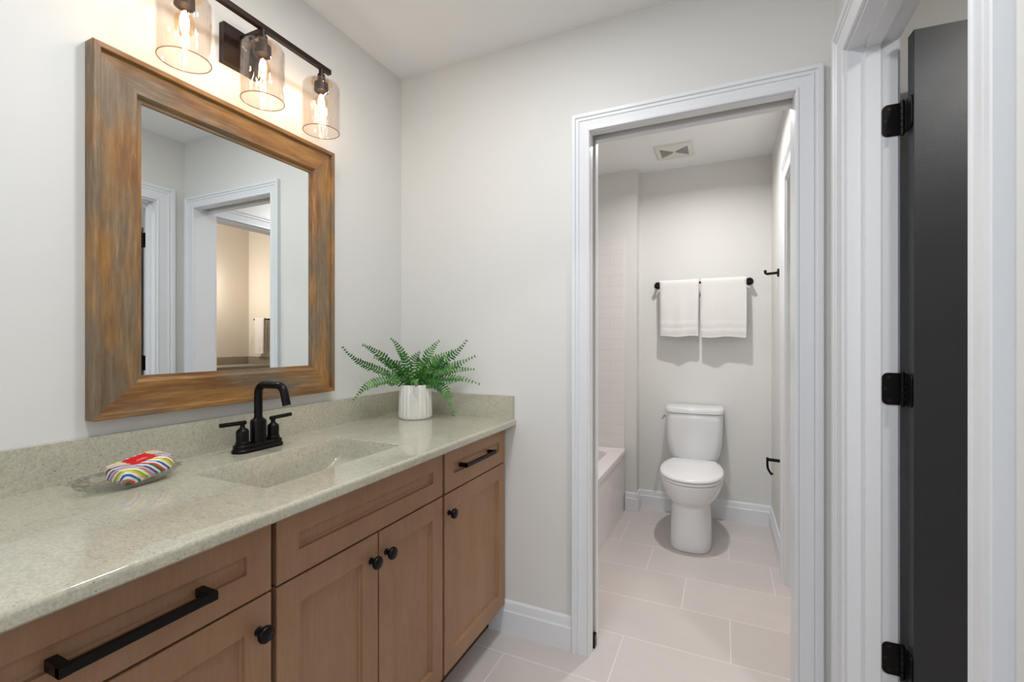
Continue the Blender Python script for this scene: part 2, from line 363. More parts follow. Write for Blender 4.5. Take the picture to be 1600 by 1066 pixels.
baseboard('baseboard_tub_return', lambda a, t, z: (0.822+t, a, z), 1.615, BY, 'white baseboard return on the tub wall section')
baseboard('baseboard_bath_right', lambda a, t, z: (BX-t, a, z), BY1+.094, BY, 'white baseboard along the wall with the paper holder')

# ---- doors
def screw_dot(b, c, ax): b.lathe([(.0045, -.0006), (.0045, .0004), (.003, .0012)], ax, c, 10)
dr = math.radians(3.7); dm = Matrix.Translation((1.849, -.188, 0)) @ Matrix.Rotation(dr, 4, 'Z')
door = tag(obj('door_1', B().box(0, .74, -.035, 0, .012, 2.058, dm).bevel(.0015), 'doorpaint', origin=(1.849, -.188, 0)), 'charcoal painted door standing open in the doorway at right', 'door', kind='structure')
for k, zc in enumerate((0.352, 1.102, 1.848)):
    hg = bpy.data.objects.new('hinge', None); COL.objects.link(hg); hg.parent = door; hg.location = Vector((1.842, -.174, zc)) - door.location
    def leaf(dirv, nrm, x0):
        # rounded-corner leaf in the plane spanned by dirv and z
        L, hh, r = .040, .0445, .014; pts = [(0, -hh), (0, hh)]
        for i in range(7): a = PI/2 - i*PI/12; pts.append((L-r+r*math.cos(a), hh-r+r*math.sin(a)))
        for i in range(7): a = -i*PI/12; pts.append((L-r+r*math.cos(a), -hh+r+r*math.sin(a)))
        o0 = Vector(x0); return [o0 + Vector(dirv)*p + Vector((0, 0, q)) for p, q in pts]
    jl = B().prism(leaf((-1, 0, 0), None, (1.838, RY1-.0021, zc)), (0, -.0022, 0))
    obj('jamb_leaf', jl, 'black', hg)
    sc = B()
    for dx, dz in ((-.024, .032), (-.033, 0), (-.024, -.032)): screw_dot(sc, (1.838+dx, RY1-.0045, zc+dz), 'Y')
    obj('screw_heads', sc, 'bronze', hg)
    obj('door_leaf', B().prism(leaf((0, -1, 0), None, (1.8485, -.184, zc)), (-.0025, 0, 0)), 'black', hg)
    kb = B()
    for i in range(5): kb.lathe([(.0052, -.0445+i*.0178+.0006), (.0062, -.0445+i*.0178+.0012), (.0062, -.0445+i*.0178+.0166), (.0052, -.0445+i*.0178+.0172)], 'Z', (1.842, -.1745, zc), 16)
    kb.lathe([(.0045, -.048), (.0045, .048)], 'Z', (1.842, -.1745, zc), 12)
    obj('knuckle', kb, 'black', hg, smooth=40)
d2 = tag(obj('door_2', B().box(.25, .905, .0400, .0750, .014, 2.05).bevel(.0015), 'doorpaint'), 'charcoal pocket door edge slid into the wall at the toilet room doorway', 'door', kind='structure')
obj('floor_guide', B().box(.906, .926, .044, .072, .0, .05).bevel(.002), 'black', d2)

# ------------------------------------------------------------------ vanity
FX = 0.552
def shaker(y0, y1, z0, z1, rail, x=FX, th=.020, dep=.010):
    b = B(); g = .0025; y0 += g; y1 -= g; z0 += g; z1 -= g; e = .0015
    def ring(y, z, d): return [(x-d, y0+y, z0+z), (x-d, y1-y, z0+z), (x-d, y1-y, z1-z), (x-d, y0+y, z1-z)]
    b.loft([ring(0, 0, th), ring(0, 0, e), ring(e, e, 0), ring(rail, rail, 0), ring(rail+.0015, rail+.0015, dep*.75), ring(rail+.005, rail+.005, dep)])
    return b
def knob(parent, y, z):
    k = B().lathe([(.009, 0), (.009, .002), (.0065, .004), (.0055, .012), (.008, .016), (.0155, .018), (.0168, .021), (.0165, .025), (.0145, .028), (.0140, .0275), (.012, .0282), (.006, .0295), (.001, .030)], 'X', (FX, y, z), 28)
    return obj('knob', k, 'black', parent, smooth=35)
def pull(parent, ya, yb, z, s=1.0):
    b = B(); h = .0068*s; xo = FX-.0075; d = .042*s
    b.box(xo+d-.011*s, xo+d, ya, yb, z-h, z+h).box(xo, xo+d-.001, ya, ya+.014*s, z-h-.001*s, z+h+.001*s).box(xo, xo+d-.001, yb-.014*s, yb, z-h-.001*s, z+h+.001*s)
    return obj('handle', b.bevel(.0012), 'black', parent)
CT = 0.878
DZ = .722; DB = .115
def cabinet(name, y0, y1, label, parts):
    t = thing(name, (0.27, (y0+y1)/2, 0), label, 'cabinet', 'vanity cabinets under the stone counter')
    xb = FX-.0202; bb = B()                                       # carcass: two sides, back, bottom, toe kick and front frame rails, open at the top
    for q in (y0+.001, y1-.019): bb.box(.003, xb, q, q+.018, .112, CT-.001)
    bb.box(.003, .012, y0+.019, y1-.019, .112, CT-.001).box(.012, xb, y0+.019, y1-.019, .112, .130).box(.003, .472, y0+.001, y1-.001, 0, .112)
    bb.box(xb-.018, xb, y0+.019, y1-.019, DZ-.02, DZ+.02).box(xb-.018, xb, y0+.019, y1-.019, CT-.03, CT-.001).box(xb-.018, xb, (y0+y1)/2-.02, (y0+y1)/2+.02, .130, DZ-.02)
    obj('body', bb, 'carcass', t)
    for p in parts:
        if p[0] == 'drawer':
            d = obj('drawer', shaker(p[1], p[2], p[3], p[4], .054), 'wood', t)
            if p[5]: pull(d, *p[5])
        else:
            d = obj('door', shaker(p[1], p[2], p[3], p[4], .058), 'wood', t)
            if p[5]: knob(d, *p[5])
Y1, Y2, Y3 = -.478, -1.112, -1.60
DZ = .722; DB = .115
cabinet('vanity_cabinet', Y1, -.006, 'narrow maple cabinet unit next to the back wall, short bar pull over one knobbed door', [
    ('drawer', Y1+.004, -.008, DZ, CT-.006, (-.370, -.143, .797, .85)), ('door', Y1+.004, -.008, DB, DZ, (-.448, .655))])
cabinet('vanity_cabinet', Y2, Y1, 'maple sink cabinet unit with a plain front panel over two knobbed doors', [
    ('drawer', Y2+.004, Y1-.004, DZ, CT-.006, None), ('door', Y2+.004, (Y1+Y2)/2, DB, DZ, ((Y1+Y2)/2-.030, .655)), ('door', (Y1+Y2)/2, Y1-.004, DB, DZ, ((Y1+Y2)/2+.030, .655))])
cabinet('vanity_cabinet', Y3, Y2, 'maple cabinet unit at the near end with the long black bar pull on its drawer', [
    ('drawer', Y3, Y2-.004, DZ, CT-.006, (-1.464, -1.250, .787, 1.0)), ('door', Y3, Y2-.004, DB, DZ, (Y2-.036, .655))])

# countertop with integral sink
ct = thing('countertop', (0.29, -.85, CT), 'speckled greige stone countertop with a moulded-in rectangular sink', 'countertop')
TZ, CX1, CY0 = .905, .600, -1.72
sx0, sx1, sy0, sy1 = .190, .466, -1.068, -.586
b = B(); e = .008
xs = [.0, sx0, sx1, CX1-e]; ys = [CY0, sy0, sy1, -.0015]
g = [[b.bm.verts.new((x, y, TZ)) for y in ys] for x in xs]
for i in range(3):
    for k in range(3):
        if (i, k) != (1, 1): b.bm.faces.new((g[i][k], g[i+1][k], g[i+1][k+1], g[i][k+1]))
prof = [(CX1-e, TZ)] + [(CX1-e+e*math.sin(a*PI/8), TZ-e+e*math.cos(a*PI/8)) for a in range(1, 5)] + [(CX1, CT+.004), (CX1-.004, CT), (.54, CT)]
pv = [[b.bm.verts.new((x, y, z)) for y in (CY0, -.0015)] for x, z in prof]
for p, q in zip(pv, pv[1:]): b.bm.faces.new((p[0], q[0], q[1], p[1]))
b.bm.faces.new([p[1] for p in pv]); 
bmesh.ops.remove_doubles(b.bm, verts=b.bm.verts, dist=1e-5)
obj('slab', b, 'stone', ct, smooth=40)
# basin: a ramped bottom, shallow at the two ends
b = B(); NU, NV = 14, 28; r = .022
def depth(v): 
    u = abs(2*v-1); return .060 + .075*(1-u**2.6)
grid = []
rings = []
def rr(inset, fz):
    pts = []; x0, x1, y0, y1 = sx0+inset, sx1-inset, sy0+inset, sy1-inset
    def line(ax, ay, bx, by, n):
        for i in range(n): 
            f = i/n; x, y = ax+(bx-ax)*f, ay+(by-ay)*f; v = (y-sy0)/(sy1-sy0); pts.append((x, y, TZ-fz(v)))
    line(x0, y0, x1, y0, NU); line(x1, y0, x1, y1, NV); line(x1, y1, x0, y1, NU); line(x0, y1, x0, y0, NV); return pts
ringsp = [rr(-.0005, lambda v: -.0000), rr(.001, lambda v: .0008), rr(.002, lambda v: .003), rr(.010, lambda v: depth(v)-.012), rr(.013, lambda v: depth(v)-.004), rr(.020, lambda v: depth(v)-.001)]
b.loft(ringsp, False, False)
ins = .020; x0, x1, y0, y1 = sx0+ins, sx1-ins, sy0+ins, sy1-ins
fl = [[b.bm.verts.new((x0+(x1-x0)*i/NU, y0+(y1-y0)*k/NV, TZ-depth((y0+(y1-y0)*k/NV-sy0)/(sy1-sy0))+.001)) for k in range(NV+1)] for i in range(NU+1)]
for i in range(NU):
    for k in range(NV): b.bm.faces.new((fl[i][k], fl[i+1][k], fl[i+1][k+1], fl[i][k+1]))
bmesh.ops.remove_doubles(b.bm, verts=b.bm.verts, dist=1e-4)
obj('sink_basin', b, 'stone', ct, smooth=50)
obj('drain', B().lathe([(.021, .0), (.021, .003), (.015, .004), (.014, .002), (.002, .003)], 'Z', ((sx0+sx1)/2, (sy0+sy1)/2, TZ-.1338), 24), 'black', ct, smooth=40)
obj('backsplash', B().box(.0005, .0195, CY0, -.0015, TZ, 1.003).bevel(.003, 2), 'stone', ct, smooth=40)
obj('side_splash', B().box(.0195, .592, -.0195, -.0015, TZ, 1.003).bevel(.003, 2), 'stone', ct, smooth=40)

# faucet
fc = thing('faucet', (.1, -.815, TZ), 'matte black two-handle faucet with a square-arched spout behind the sink', 'faucet')
fy, fx = -.815, .100
def stadium(hl, hw, z, N=16):
    pts = []
    for i in range(N+1): a = -PI/2 + PI*i/N; pts.append((fx+hw*math.sin(a)*1.0 if False else fx+hw*math.sin(a), fy+hl-hw+hw*math.cos(a), z))
    for i in range(N+1): a = PI/2 + PI*i/N; pts.append((fx+hw*math.sin(a), fy-hl+hw+hw*math.cos(a), z))
    return pts
bp = B().loft([stadium(.080, .0275, TZ), stadium(.080, .0275, TZ+.007), stadium(.078, .0255, TZ+.010), stadium(.0765, .024, TZ+.011), stadium(.0765, .024, TZ+.020), stadium(.074, .022, TZ+.023)])
obj('base_plate', bp, 'black', fc, smooth=30)
sp = B().lathe([(.0225, .022), (.0225, .083), (.0215, .088), (.0135, .094), (.013, .097)], 'Z', (fx, fy, TZ), 32)
obj('spout_base', sp, 'black', fc, smooth=35)
path = [(fx, fy, TZ+.092), (fx, fy, TZ+.160)]
R_ = .030
for i in range(1, 9): a = PI/2*i/8; path.append((fx+R_*(1-math.cos(a)), fy, TZ+.168+R_*math.sin(a)))
path.append((fx+.085, fy, TZ+.198))
for i in range(1, 9): a = math.radians(75)*i/8; path.append((fx+.085+R_*math.sin(a), fy, TZ+.198-R_*(1-math.cos(a))))
p = path[-1]; path.append((p[0]+.010, fy, p[2]-.036))
obj('spout', B().tube(path, .0118, 20), 'black', fc, smooth=50)
for sgn in (-1, 1):
    hy = fy+sgn*.051
    hp = B().lathe([(.019, .022), (.019, .030), (.017, .032), (.017, .062), (.0155, .066), (.009, .071), (.0065, .074), (.0065, .084)], 'Z', (fx, hy, TZ), 28)
    hd = obj('handle', hp, 'black', fc, smooth=35)
    obj('lever', B().tube([(fx, hy-sgn*.009, TZ+.087), (fx-.001, hy+sgn*.066, TZ+.089)], .0062, 16).bevel(.001), 'black', hd, smooth=50)

# soap dish and wrapped soap
dx, dy = .146, -1.175; ang = math.radians(92)
def oval(a, b_, z, n=2.2, N=72, scal=0.0):
    ca, sa = math.cos(ang), math.sin(ang); r = []
    for i in range(N):
        t = 2*PI*i/N; c, s_ = math.cos(t), math.sin(t); k = 1 + scal*math.cos(16*t + z*260)
        u = k*a*math.copysign(abs(c)**(2/n), c); v = k*b_*math.copysign(abs(s_)**(2/n), s_); r.append((dx+u*ca-v*sa, dy+u*sa+v*ca, z))
    return r
ds = B().loft([oval(.072, .038, TZ+.0005), oval(.078, .043, TZ+.003, scal=.03), oval(.092, .050, TZ+.012, scal=.07), oval(.106, .060, TZ+.024, scal=.06), oval(.1075, .0615, TZ+.026, scal=.04), oval(.103, .057, TZ+.025, scal=.04), oval(.086, .046, TZ+.014), oval(.070, .036, TZ+.007)])
tag(obj('soap_dish', ds, 'dish', smooth=35), 'oval clear pressed glass soap dish on the counter left of the sink', 'soap dish')
so = (.160, -1.156, TZ+.0170); sm = Matrix.Rotation(math.radians(97), 4, 'Z') @ Matrix.Rotation(math.radians(-9), 4, 'Y') @ Matrix.Rotation(math.radians(5), 4, 'X')
T4 = Matrix.Translation(so) @ sm
def sring(a, b_, z, n=7, N=64):
    return [T4 @ Vector((a*math.copysign(abs(math.cos(2*PI*i/N))**(2/n), math.cos(2*PI*i/N)), b_*math.copysign(abs(math.sin(2*PI*i/N))**(2/n), math.sin(2*PI*i/N)), z)) for i in range(N)]
sb = B().loft([sring(.046, .030, 0), sring(.053, .037, .004), sring(.0555, .0395, .010), sring(.0555, .0395, .029), sring(.053, .037, .036), sring(.043, .028, .040)])
soap = tag(obj('soap_bar', sb, 'wrap', origin=so, rot=sm.to_3x3().to_4x4(), smooth=45), 'soap bar in striped rainbow paper with a red label, sitting in the glass dish', 'soap')
def soap_part(name, boxes, mat):
    bb = B()
    for q in boxes: bb.box(*q, rot=T4)
    me_o = obj(name, bb, mat, None, origin=so, rot=sm.to_3x3().to_4x4()); me_o.parent = soap; me_o.location = (0, 0, 0); me_o.rotation_euler = (0, 0, 0); return me_o
soap_part('label', [(-.026, .026, -.022, .022, .0393, .0406)], 'red')
soap_part('label_mark', [(-.012, .012, -.0085, -.0065, .0402, .0410), (-.009, .009, -.0035, -.0020, .0402, .0410)], 'pinkish')

# ------------------------------------------------------------------ mirror
MY0, MY1, MZ0, MZ1 = -1.195, -.448, 1.043, 1.956; FW = .100
mt = thing('wall_mirror', (0, (MY0+MY1)/2, MZ0), 'rectangular wall mirror in a weathered brown wood frame above the faucet', 'mirror')
MP = [(0, .0005), (0, .036), (.002, .038), (.013, .038), (.015, .036), (.0155, .0275), (.030, .0265), (.082, .0295), (.088, .0300), (.0895, .029), (.096, .0175), (.104, .0165), (.104, .0005)]
SC = {'l': 1.055, 'r': .95, 't': .98, 'b': .985}
def rail(edge, name):
    n = len(MP); k = {q: [w_*SC[q] for w_, _ in MP] for q in SC}
    c = {'lt': [(t, MY0+k['l'][i], MZ1-k['t'][i]) for i, (_, t) in enumerate(MP)], 'rt': [(t, MY1-k['r'][i], MZ1-k['t'][i]) for i, (_, t) in enumerate(MP)],
         'lb': [(t, MY0+k['l'][i], MZ0+k['b'][i]) for i, (_, t) in enumerate(MP)], 'rb': [(t, MY1-k['r'][i], MZ0+k['b'][i]) for i, (_, t) in enumerate(MP)]}
    r0, r1 = {'l': ('lb', 'lt'), 'r': ('rb', 'rt'), 't': ('lt', 'rt'), 'b': ('lb', 'rb')}[edge]
    my, mz = {'l': (MY0, (MZ0+MZ1)/2), 'r': (MY1, (MZ0+MZ1)/2), 't': ((MY0+MY1)/2, MZ1), 'b': ((MY0+MY1)/2, MZ0)}[edge]
    rot = Matrix.Rotation(PI/2, 4, 'Z') if edge in 'tb' else Matrix.Rotation(-PI/2, 4, 'Y')
    return obj(name, B().loft([c[r0], c[r1]]), 'barn', mt, smooth=30, origin=(0, my, mz), rot=rot)
rail('l', 'frame_stile'); rail('r', 'frame_stile'); rail('t', 'frame_rail'); rail('b', 'frame_rail')
obj('glass', B().box(.002, .012, MY0+.09, MY1-.09, MZ0+.09, MZ1-.09), 'mirror', mt)

# ------------------------------------------------------------------ vanity light
LX, LZ = .115, 2.196; LYS = (-1.036, -.811, -.586)
vl = thing('vanity_light', (0, -.811, 2.14), 'bronze three-lamp vanity light with clear glass shades above the mirror', 'wall light')
obj('backplate', B().box(0, .022, -.871, -.751, 2.085, 2.205).bevel(.002), 'bronze', vl)
obj('mounting_screw', B().lathe([(.007, .022), (.007, .026), (.004, .029)], 'X', (0, -.80, 2.13), 16), 'bronze', vl, smooth=40)
obj('arm', B().box(.02, LX-.006, -.818, -.804, 2.176, 2.190).bevel(.001), 'bronze', vl)
obj('crossbar', B().box(LX-.008, LX+.008, -1.075, -.548, LZ-.010, LZ+.006).bevel(.0015), 'bronze', vl)
for ly in LYS:
    lt = LZ-.031
    sk = B().lathe([(.0085, LZ-.009), (.0085, lt+.004), (.0125, lt+.002), (.0125, lt-.022), (.017, lt-.024), (.0235, lt-.028), (.0235, lt-.056), (.0200, lt-.058), (.0195, lt-.050)], 'Z', (LX, ly, 0), 28)
    sk = obj('socket', sk, 'bronze', vl, smooth=35)
    obj('collar_disc', B().lathe([(.013, lt-.0245), (.036, lt-.0245), (.038, lt-.027), (.036, lt-.0295), (.013, lt-.0295)], 'Z', (LX, ly, 0), 36), 'bulbglass', sk, smooth=40)
    r = .061; zt = lt-.028; zb = zt-.168
    pr = [(.026, zt), (r-.012, zt), (r-.005, zt-.003), (r, zt-.012), (r, zb), (r-.0012, zb-.0012), (r-.003, zb), (r-.003, zt-.013), (r-.007, zt-.0055), (r-.013, zt-.003), (.026, zt-.003)]
    b = B(); b.lathe(pr + [pr[0]], 'Z', (LX, ly, 0), 56, caps=False)
    bmesh.ops.remove_doubles(b.bm, verts=b.bm.verts, dist=1e-5)
    sh = obj('shade', b, 'shade', vl, smooth=50)
    ring = [(LX+(r-.0015)*math.cos(2*PI*i/48), ly+(r-.0015)*math.sin(2*PI*i/48), zb-.0006) for i in range(49)]
    obj('rim', B().tube(ring, .0015, 8, caps=False), 'rim', sh, smooth=60)
    q = lt-.056
    bl = B().lathe([(.011, q), (.013, q-.012), (.020, q-.030), (.023, q-.046), (.020, q-.062), (.012, q-.074), (.002, q-.079)], 'Z', (LX, ly, 0), 28)
    bl = obj('bulb', bl, 'bulbglass', vl, smooth=60)
    obj('filament', B().lathe([(.001, q-.010), (.006, q-.016), (.0105, q-.034), (.0095, q-.046), (.001, q-.058)], 'Z', (LX, ly, 0), 16), 'filament', bl, smooth=60)

# ------------------------------------------------------------------ fern
px_, py_ = .192, -.148
fn = thing('potted_fern', (px_, py_, TZ), 'green fern in a white fluted pot in the counter corner', 'plant')
fl_ = lambda k, a: 0.050*abs(math.cos(11*a))-.03
prof = [(.066, .0005), (.070, .004), (.071, .012), (.0665, .110), (.0635, .140), (.0615, .1445), (.0585, .144), (.0585, .128)]
obj('pot', B().lathe(prof, 'Z', (px_, py_, TZ), 132, flute=lambda k, a: fl_(k, a) if 1 < k < 5 else -.012), 'ceramic', fn, smooth=50)
obj('soil', B().lathe([(.0575, .126), (.0575, .130), (.03, .137), (.002, .139)], 'Z', (px_, py_, TZ), 24), 'soil', fn, smooth=60)
CA = math.atan2(331, 718.6); FWD = Vector((-math.sin(CA), math.cos(CA), 0)); RGT = Vector((math.cos(CA), math.sin(CA), 0))
PC = Vector((px_, py_, TZ+.128))
def frond(pts3, npin, wmax, face=.85):
    P0, P1, P2, P3 = [PC + RGT*a + Vector((0, 0, h)) + FWD*d for a, h, d in pts3]
    pts = [P0*(1-q)**3 + P1*3*q*(1-q)**2 + P2*3*q*q*(1-q) + P3*q**3 for q in [i/40 for i in range(41)]]
    b = B(); b.tube(pts[::2], [.0017*(1-.75*i/20) for i in range(21)], 5)
    L_ = sum((pts[i+1]-pts[i]).length for i in range(40)); view = -FWD + Vector((0, 0, .15))
    for k in range(npin):
        q = .14 + .85*k/(npin-1); f = q*40; i = min(39, int(f)); c = pts[i].lerp(pts[i+1], f-i); d = (pts[i+1]-pts[i]).normalized()
        env = max(.30, min(1, (1-q)*2.1 + .16)*min(1, .55+q*1.6)); ln = wmax*env*random.uniform(.88, 1.12)
        s1 = d.cross(view).normalized(); s2 = d.cross(Vector((0, 0, 1)))
        s2 = s2.normalized() if s2.length > .2 else s1
        if s2.dot(s1) < 0: s2 = -s2
        side0 = (s1*face + s2*(1-face)).normalized()
        for sg in (-1, 1):
            side = side0*sg; up = d.cross(side0).normalized()
            ax = (side + d*.42 + up*random.uniform(-.25, .25)).normalized(); wv = ax.cross(up).normalized(); hw = min(.0052, L_/npin*.40)*(.5+.5*env)
            lift = up*(ln*.12)*random.choice((-1, 1)); pm = c + ax*ln*.45; p8 = c + ax*ln*.8
            vs = [b.bm.verts.new(p) for p in (c - wv*hw*.35, c + wv*hw*.45, pm + wv*hw*.95 + lift*.4, p8 + wv*hw*.55, c + ax*ln - lift, p8 - wv*hw*.55, pm - wv*hw*.9 + lift*.4, pm, p8 - lift*.5)]
            for m in ((0, 1, 7), (1, 2, 7), (2, 3, 8, 7), (3, 4, 8), (4, 5, 8), (5, 6, 7, 8), (6, 0, 7)): b.bm.faces.new([vs[n] for n in m])
    return obj('frond', b, 'leaf', fn)
R3 = random.Random(4)
# each frond: sideways / upward / away offsets (m) of base, two control points and tip, from the pot mouth
FR = [((-.02, .0, 0), (-.12, .10, -.05), (-.20, .08, -.11), (-.262, .178, -.14)), ((-.01, 0, 0), (-.09, .11, -.03), (-.14, .16, -.08), (-.190, .186, -.11)), ((-.005, 0, 0), (-.03, .10, -.01), (-.05, .17, -.03), (-.092, .212, -.05)),
      ((.0, 0, .01), (.02, .09, .01), (.05, .16, .02), (.098, .202, .02)), ((.01, 0, 0), (.07, .10, -.02), (.16, .11, -.04), (.225, .205, -.05)), ((.01, 0, 0), (.08, .07, -.03), (.17, .09, -.05), (.262, .140, -.07)),
      ((.02, 0, 0), (.08, .06, -.02), (.17, .06, -.04), (.280, .022, -.06)), ((.02, 0, 0), (.08, .09, .0), (.16, .08, .02), (.250, .078, .03)), ((.02, 0, -.02), (.09, .05, -.05), (.16, .01, -.06), (.172, -.110, -.07)),
      ((-.02, 0, -.02), (-.09, .06, -.07), (-.17, .05, -.12), (-.218, -.035, -.14)), ((-.02, 0, -.01), (-.06, .09, -.04), (-.10, .12, -.07), (-.15, .135, -.09)), ((.01, 0, -.01), (.05, .10, -.04), (.10, .13, -.06), (.165, .160, -.07)),
      ((0, 0, -.02), (-.02, .07, -.05), (-.04, .10, -.09), (-.07, .105, -.12)), ((0, 0, -.02), (.03, .07, -.06), (.06, .09, -.10), (.09, .075, -.13)), ((0, 0, -.03), (.01, .06, -.07), (.02, .06, -.11), (.03, .02, -.135)),
      ((-.01, 0, -.02), (-.03, .06, -.06), (-.07, .06, -.10), (-.10, .03, -.13)), ((.01, 0, 0), (.04, .09, -.02), (.08, .12, -.03), (.13, .11, -.04)), ((-.01, 0, .01), (-.03, .09, .02), (-.05, .14, .03), (-.08, .15, .03)),
      ((.01, 0, .02), (.04, .09, .04), (.08, .12, .06), (.12, .13, .07)), ((0, 0, 0), (-.01, .09, -.02), (.0, .13, -.04), (.03, .155, -.06)), ((.01, 0, -.01), (.06, .05, -.05), (.11, .06, -.08), (.16, .03, -.10)),
      ((-.01, 0, -.01), (-.05, .05, -.04), (-.09, .08, -.06), (-.13, .06, -.09)), ((.0, 0, -.02), (.02, .08, -.05), (.05, .12, -.07), (.07, .13, -.10)), ((-.01, 0, -.02), (-.03, .08, -.04), (-.06, .11, -.06), (-.09, .12, -.08)),
      ((.01, 0, -.01), (.07, .08, -.03), (.12, .09, -.04), (.19, .105, -.05)), ((.02, 0, -.02), (.08, .04, -.04), (.14, .03, -.06), (.205, .045, -.08))]
for f_ in FR:
    ln_ = sum((Vector(f_[i+1])-Vector(f_[i])).length for i in range(3))
    frond(f_, max(9, int(ln_/.0145)), R3.uniform(.022, .028), R3.uniform(.55, .95))

# ------------------------------------------------------------------ toilet
tc_ = 1.212
tl = thing('toilet', (tc_, 1.40, 0), 'white skirted one-piece toilet with a closed lid against the back wall', 'toilet')
cy = 1.30
sect = [(0, .116, .208, .36, 3.2), (.012, .121, .215, .36, 3.2), (.06, .119, .211, .36, 3.0), (.18, .113, .202, .36, 2.8), (.250, .111, .199, .36, 2.6), (.262, .113, .201, .36, 2.5), (.272, .126, .214, .36, 2.4), (.305, .152, .238, .36, 2.2),
        (.345, .170, .256, .36, 2.15), (.38, .179, .266, .36, 2.15), (.396, .180, .268, .36, 2.15), (.400, .176, .264, .36, 2.15)]
obj('bowl', B().loft([superring(tc_, cy, z, a, f, bk, n) for z, a, f, bk, n in sect]), 'porcelain', tl, smooth=60)
def tring(hw, yf, z, bow=.030, N=24, cr=.03):
    pts = []
    for i in range(N+1):
        u = -1+2*i/N; edge = max(0, abs(u)-.80)/.20
        pts.append((tc_+hw*u, yf - bow*(1-u*u) + cr*edge**2.2, z))
    pts += [(tc_+hw, 1.728, z), (tc_-hw, 1.728, z)]; return pts
tk = [(.34, .120, 1.605), (.40, .132, 1.585), (.44, .146, 1.568), (.48, .162, 1.555), (.54, .172, 1.548), (.62, .177, 1.543), (.70, .179, 1.540), (.742, .180, 1.539), (.746, .178, 1.541)]
obj('tank', B().loft([tring(h, y, z) for z, h, y in tk]), 'porcelain', tl, smooth=50)
ld = [(.749, .180, 1.538), (.751, .184, 1.534), (.772, .185, 1.533), (.781, .181, 1.537), (.785, .168, 1.552), (.786, .10, 1.62)]
obj('tank_lid', B().loft([tring(h, y, z) for z, h, y in ld]), 'porcelain', tl, smooth=40)
def lidring(a, f, z, bk=.245): 
    return [(x, min(y, cy+bk), z) for x, y, z in superring(tc_, cy, z, a, f, .33, 2.2, 64)]
obj('seat', B().loft([lidring(.178, .266, .403), lidring(.182, .271, .405), lidring(.182, .271, .416), lidring(.178, .267, .419)]), 'seat', tl, smooth=40)
obj('seat_lid', B().loft([lidring(.180, .270, .423), lidring(.184, .274, .426), lidring(.184, .274, .434), lidring(.178, .267, .441), lidring(.150, .235, .446, .225), lidring(.06, .10, .449, .1)]), 'seat', tl, smooth=50)
lv = B().lathe([(.012, 0), (.012, -.008), (.009, -.012)], 'X', (tc_-.178, 1.595, .715), 20)
lv = obj('flush_lever', lv, 'chrome', tl, smooth=40)
obj('lever_arm', B().tube([(tc_-.193, 1.595, .715), (tc_-.197, 1.570, .712), (tc_-.199, 1.535, .704)], [.006, .0065, .008], 12), 'chrome', lv, smooth=50)

# ------------------------------------------------------------------ bathtub
b = B(); N = 10
def rect(x0, x1, y0, y1, z, r=.0, n=6):
    pts = []
    for cx_, cy_, a0 in ((x1-r, y1-r, 0), (x0+r, y1-r, PI/2), (x0+r, y0+r, PI), (x1-r, y0+r, 3*PI/2)):
        for i in range(n+1): a = a0 + PI/2*i/n; pts.append((cx_+r*math.cos(a), cy_+r*math.sin(a), z))
    return pts
ty0, ty1 = .118, 1.617
b.loft([rect(.014, .738, ty0, ty1, 0, .002), rect(.014, .738, ty0, ty1, TBZ-.040, .002), rect(.014, TBX, ty0, ty1, TBZ-.036, .002), rect(.014, TBX, ty0, ty1, TBZ-.006, .002), rect(.016, TBX-.006, ty0+.001, ty1-.001, TBZ, .004),
        rect(.075, .655, ty0+.085, ty1-.085, TBZ, .09), rect(.085, .645, ty0+.095, ty1-.095, TBZ-.010, .10), rect(.12, .61, ty0+.15, ty1-.16, TBZ-.30, .12), rect(.16, .57, ty0+.22, ty1-.22, TBZ-.34, .10)])
tag(obj('bathtub', b, 'acrylic', smooth=35), 'white alcove bathtub with a plain apron left of the toilet', 'bathtub')

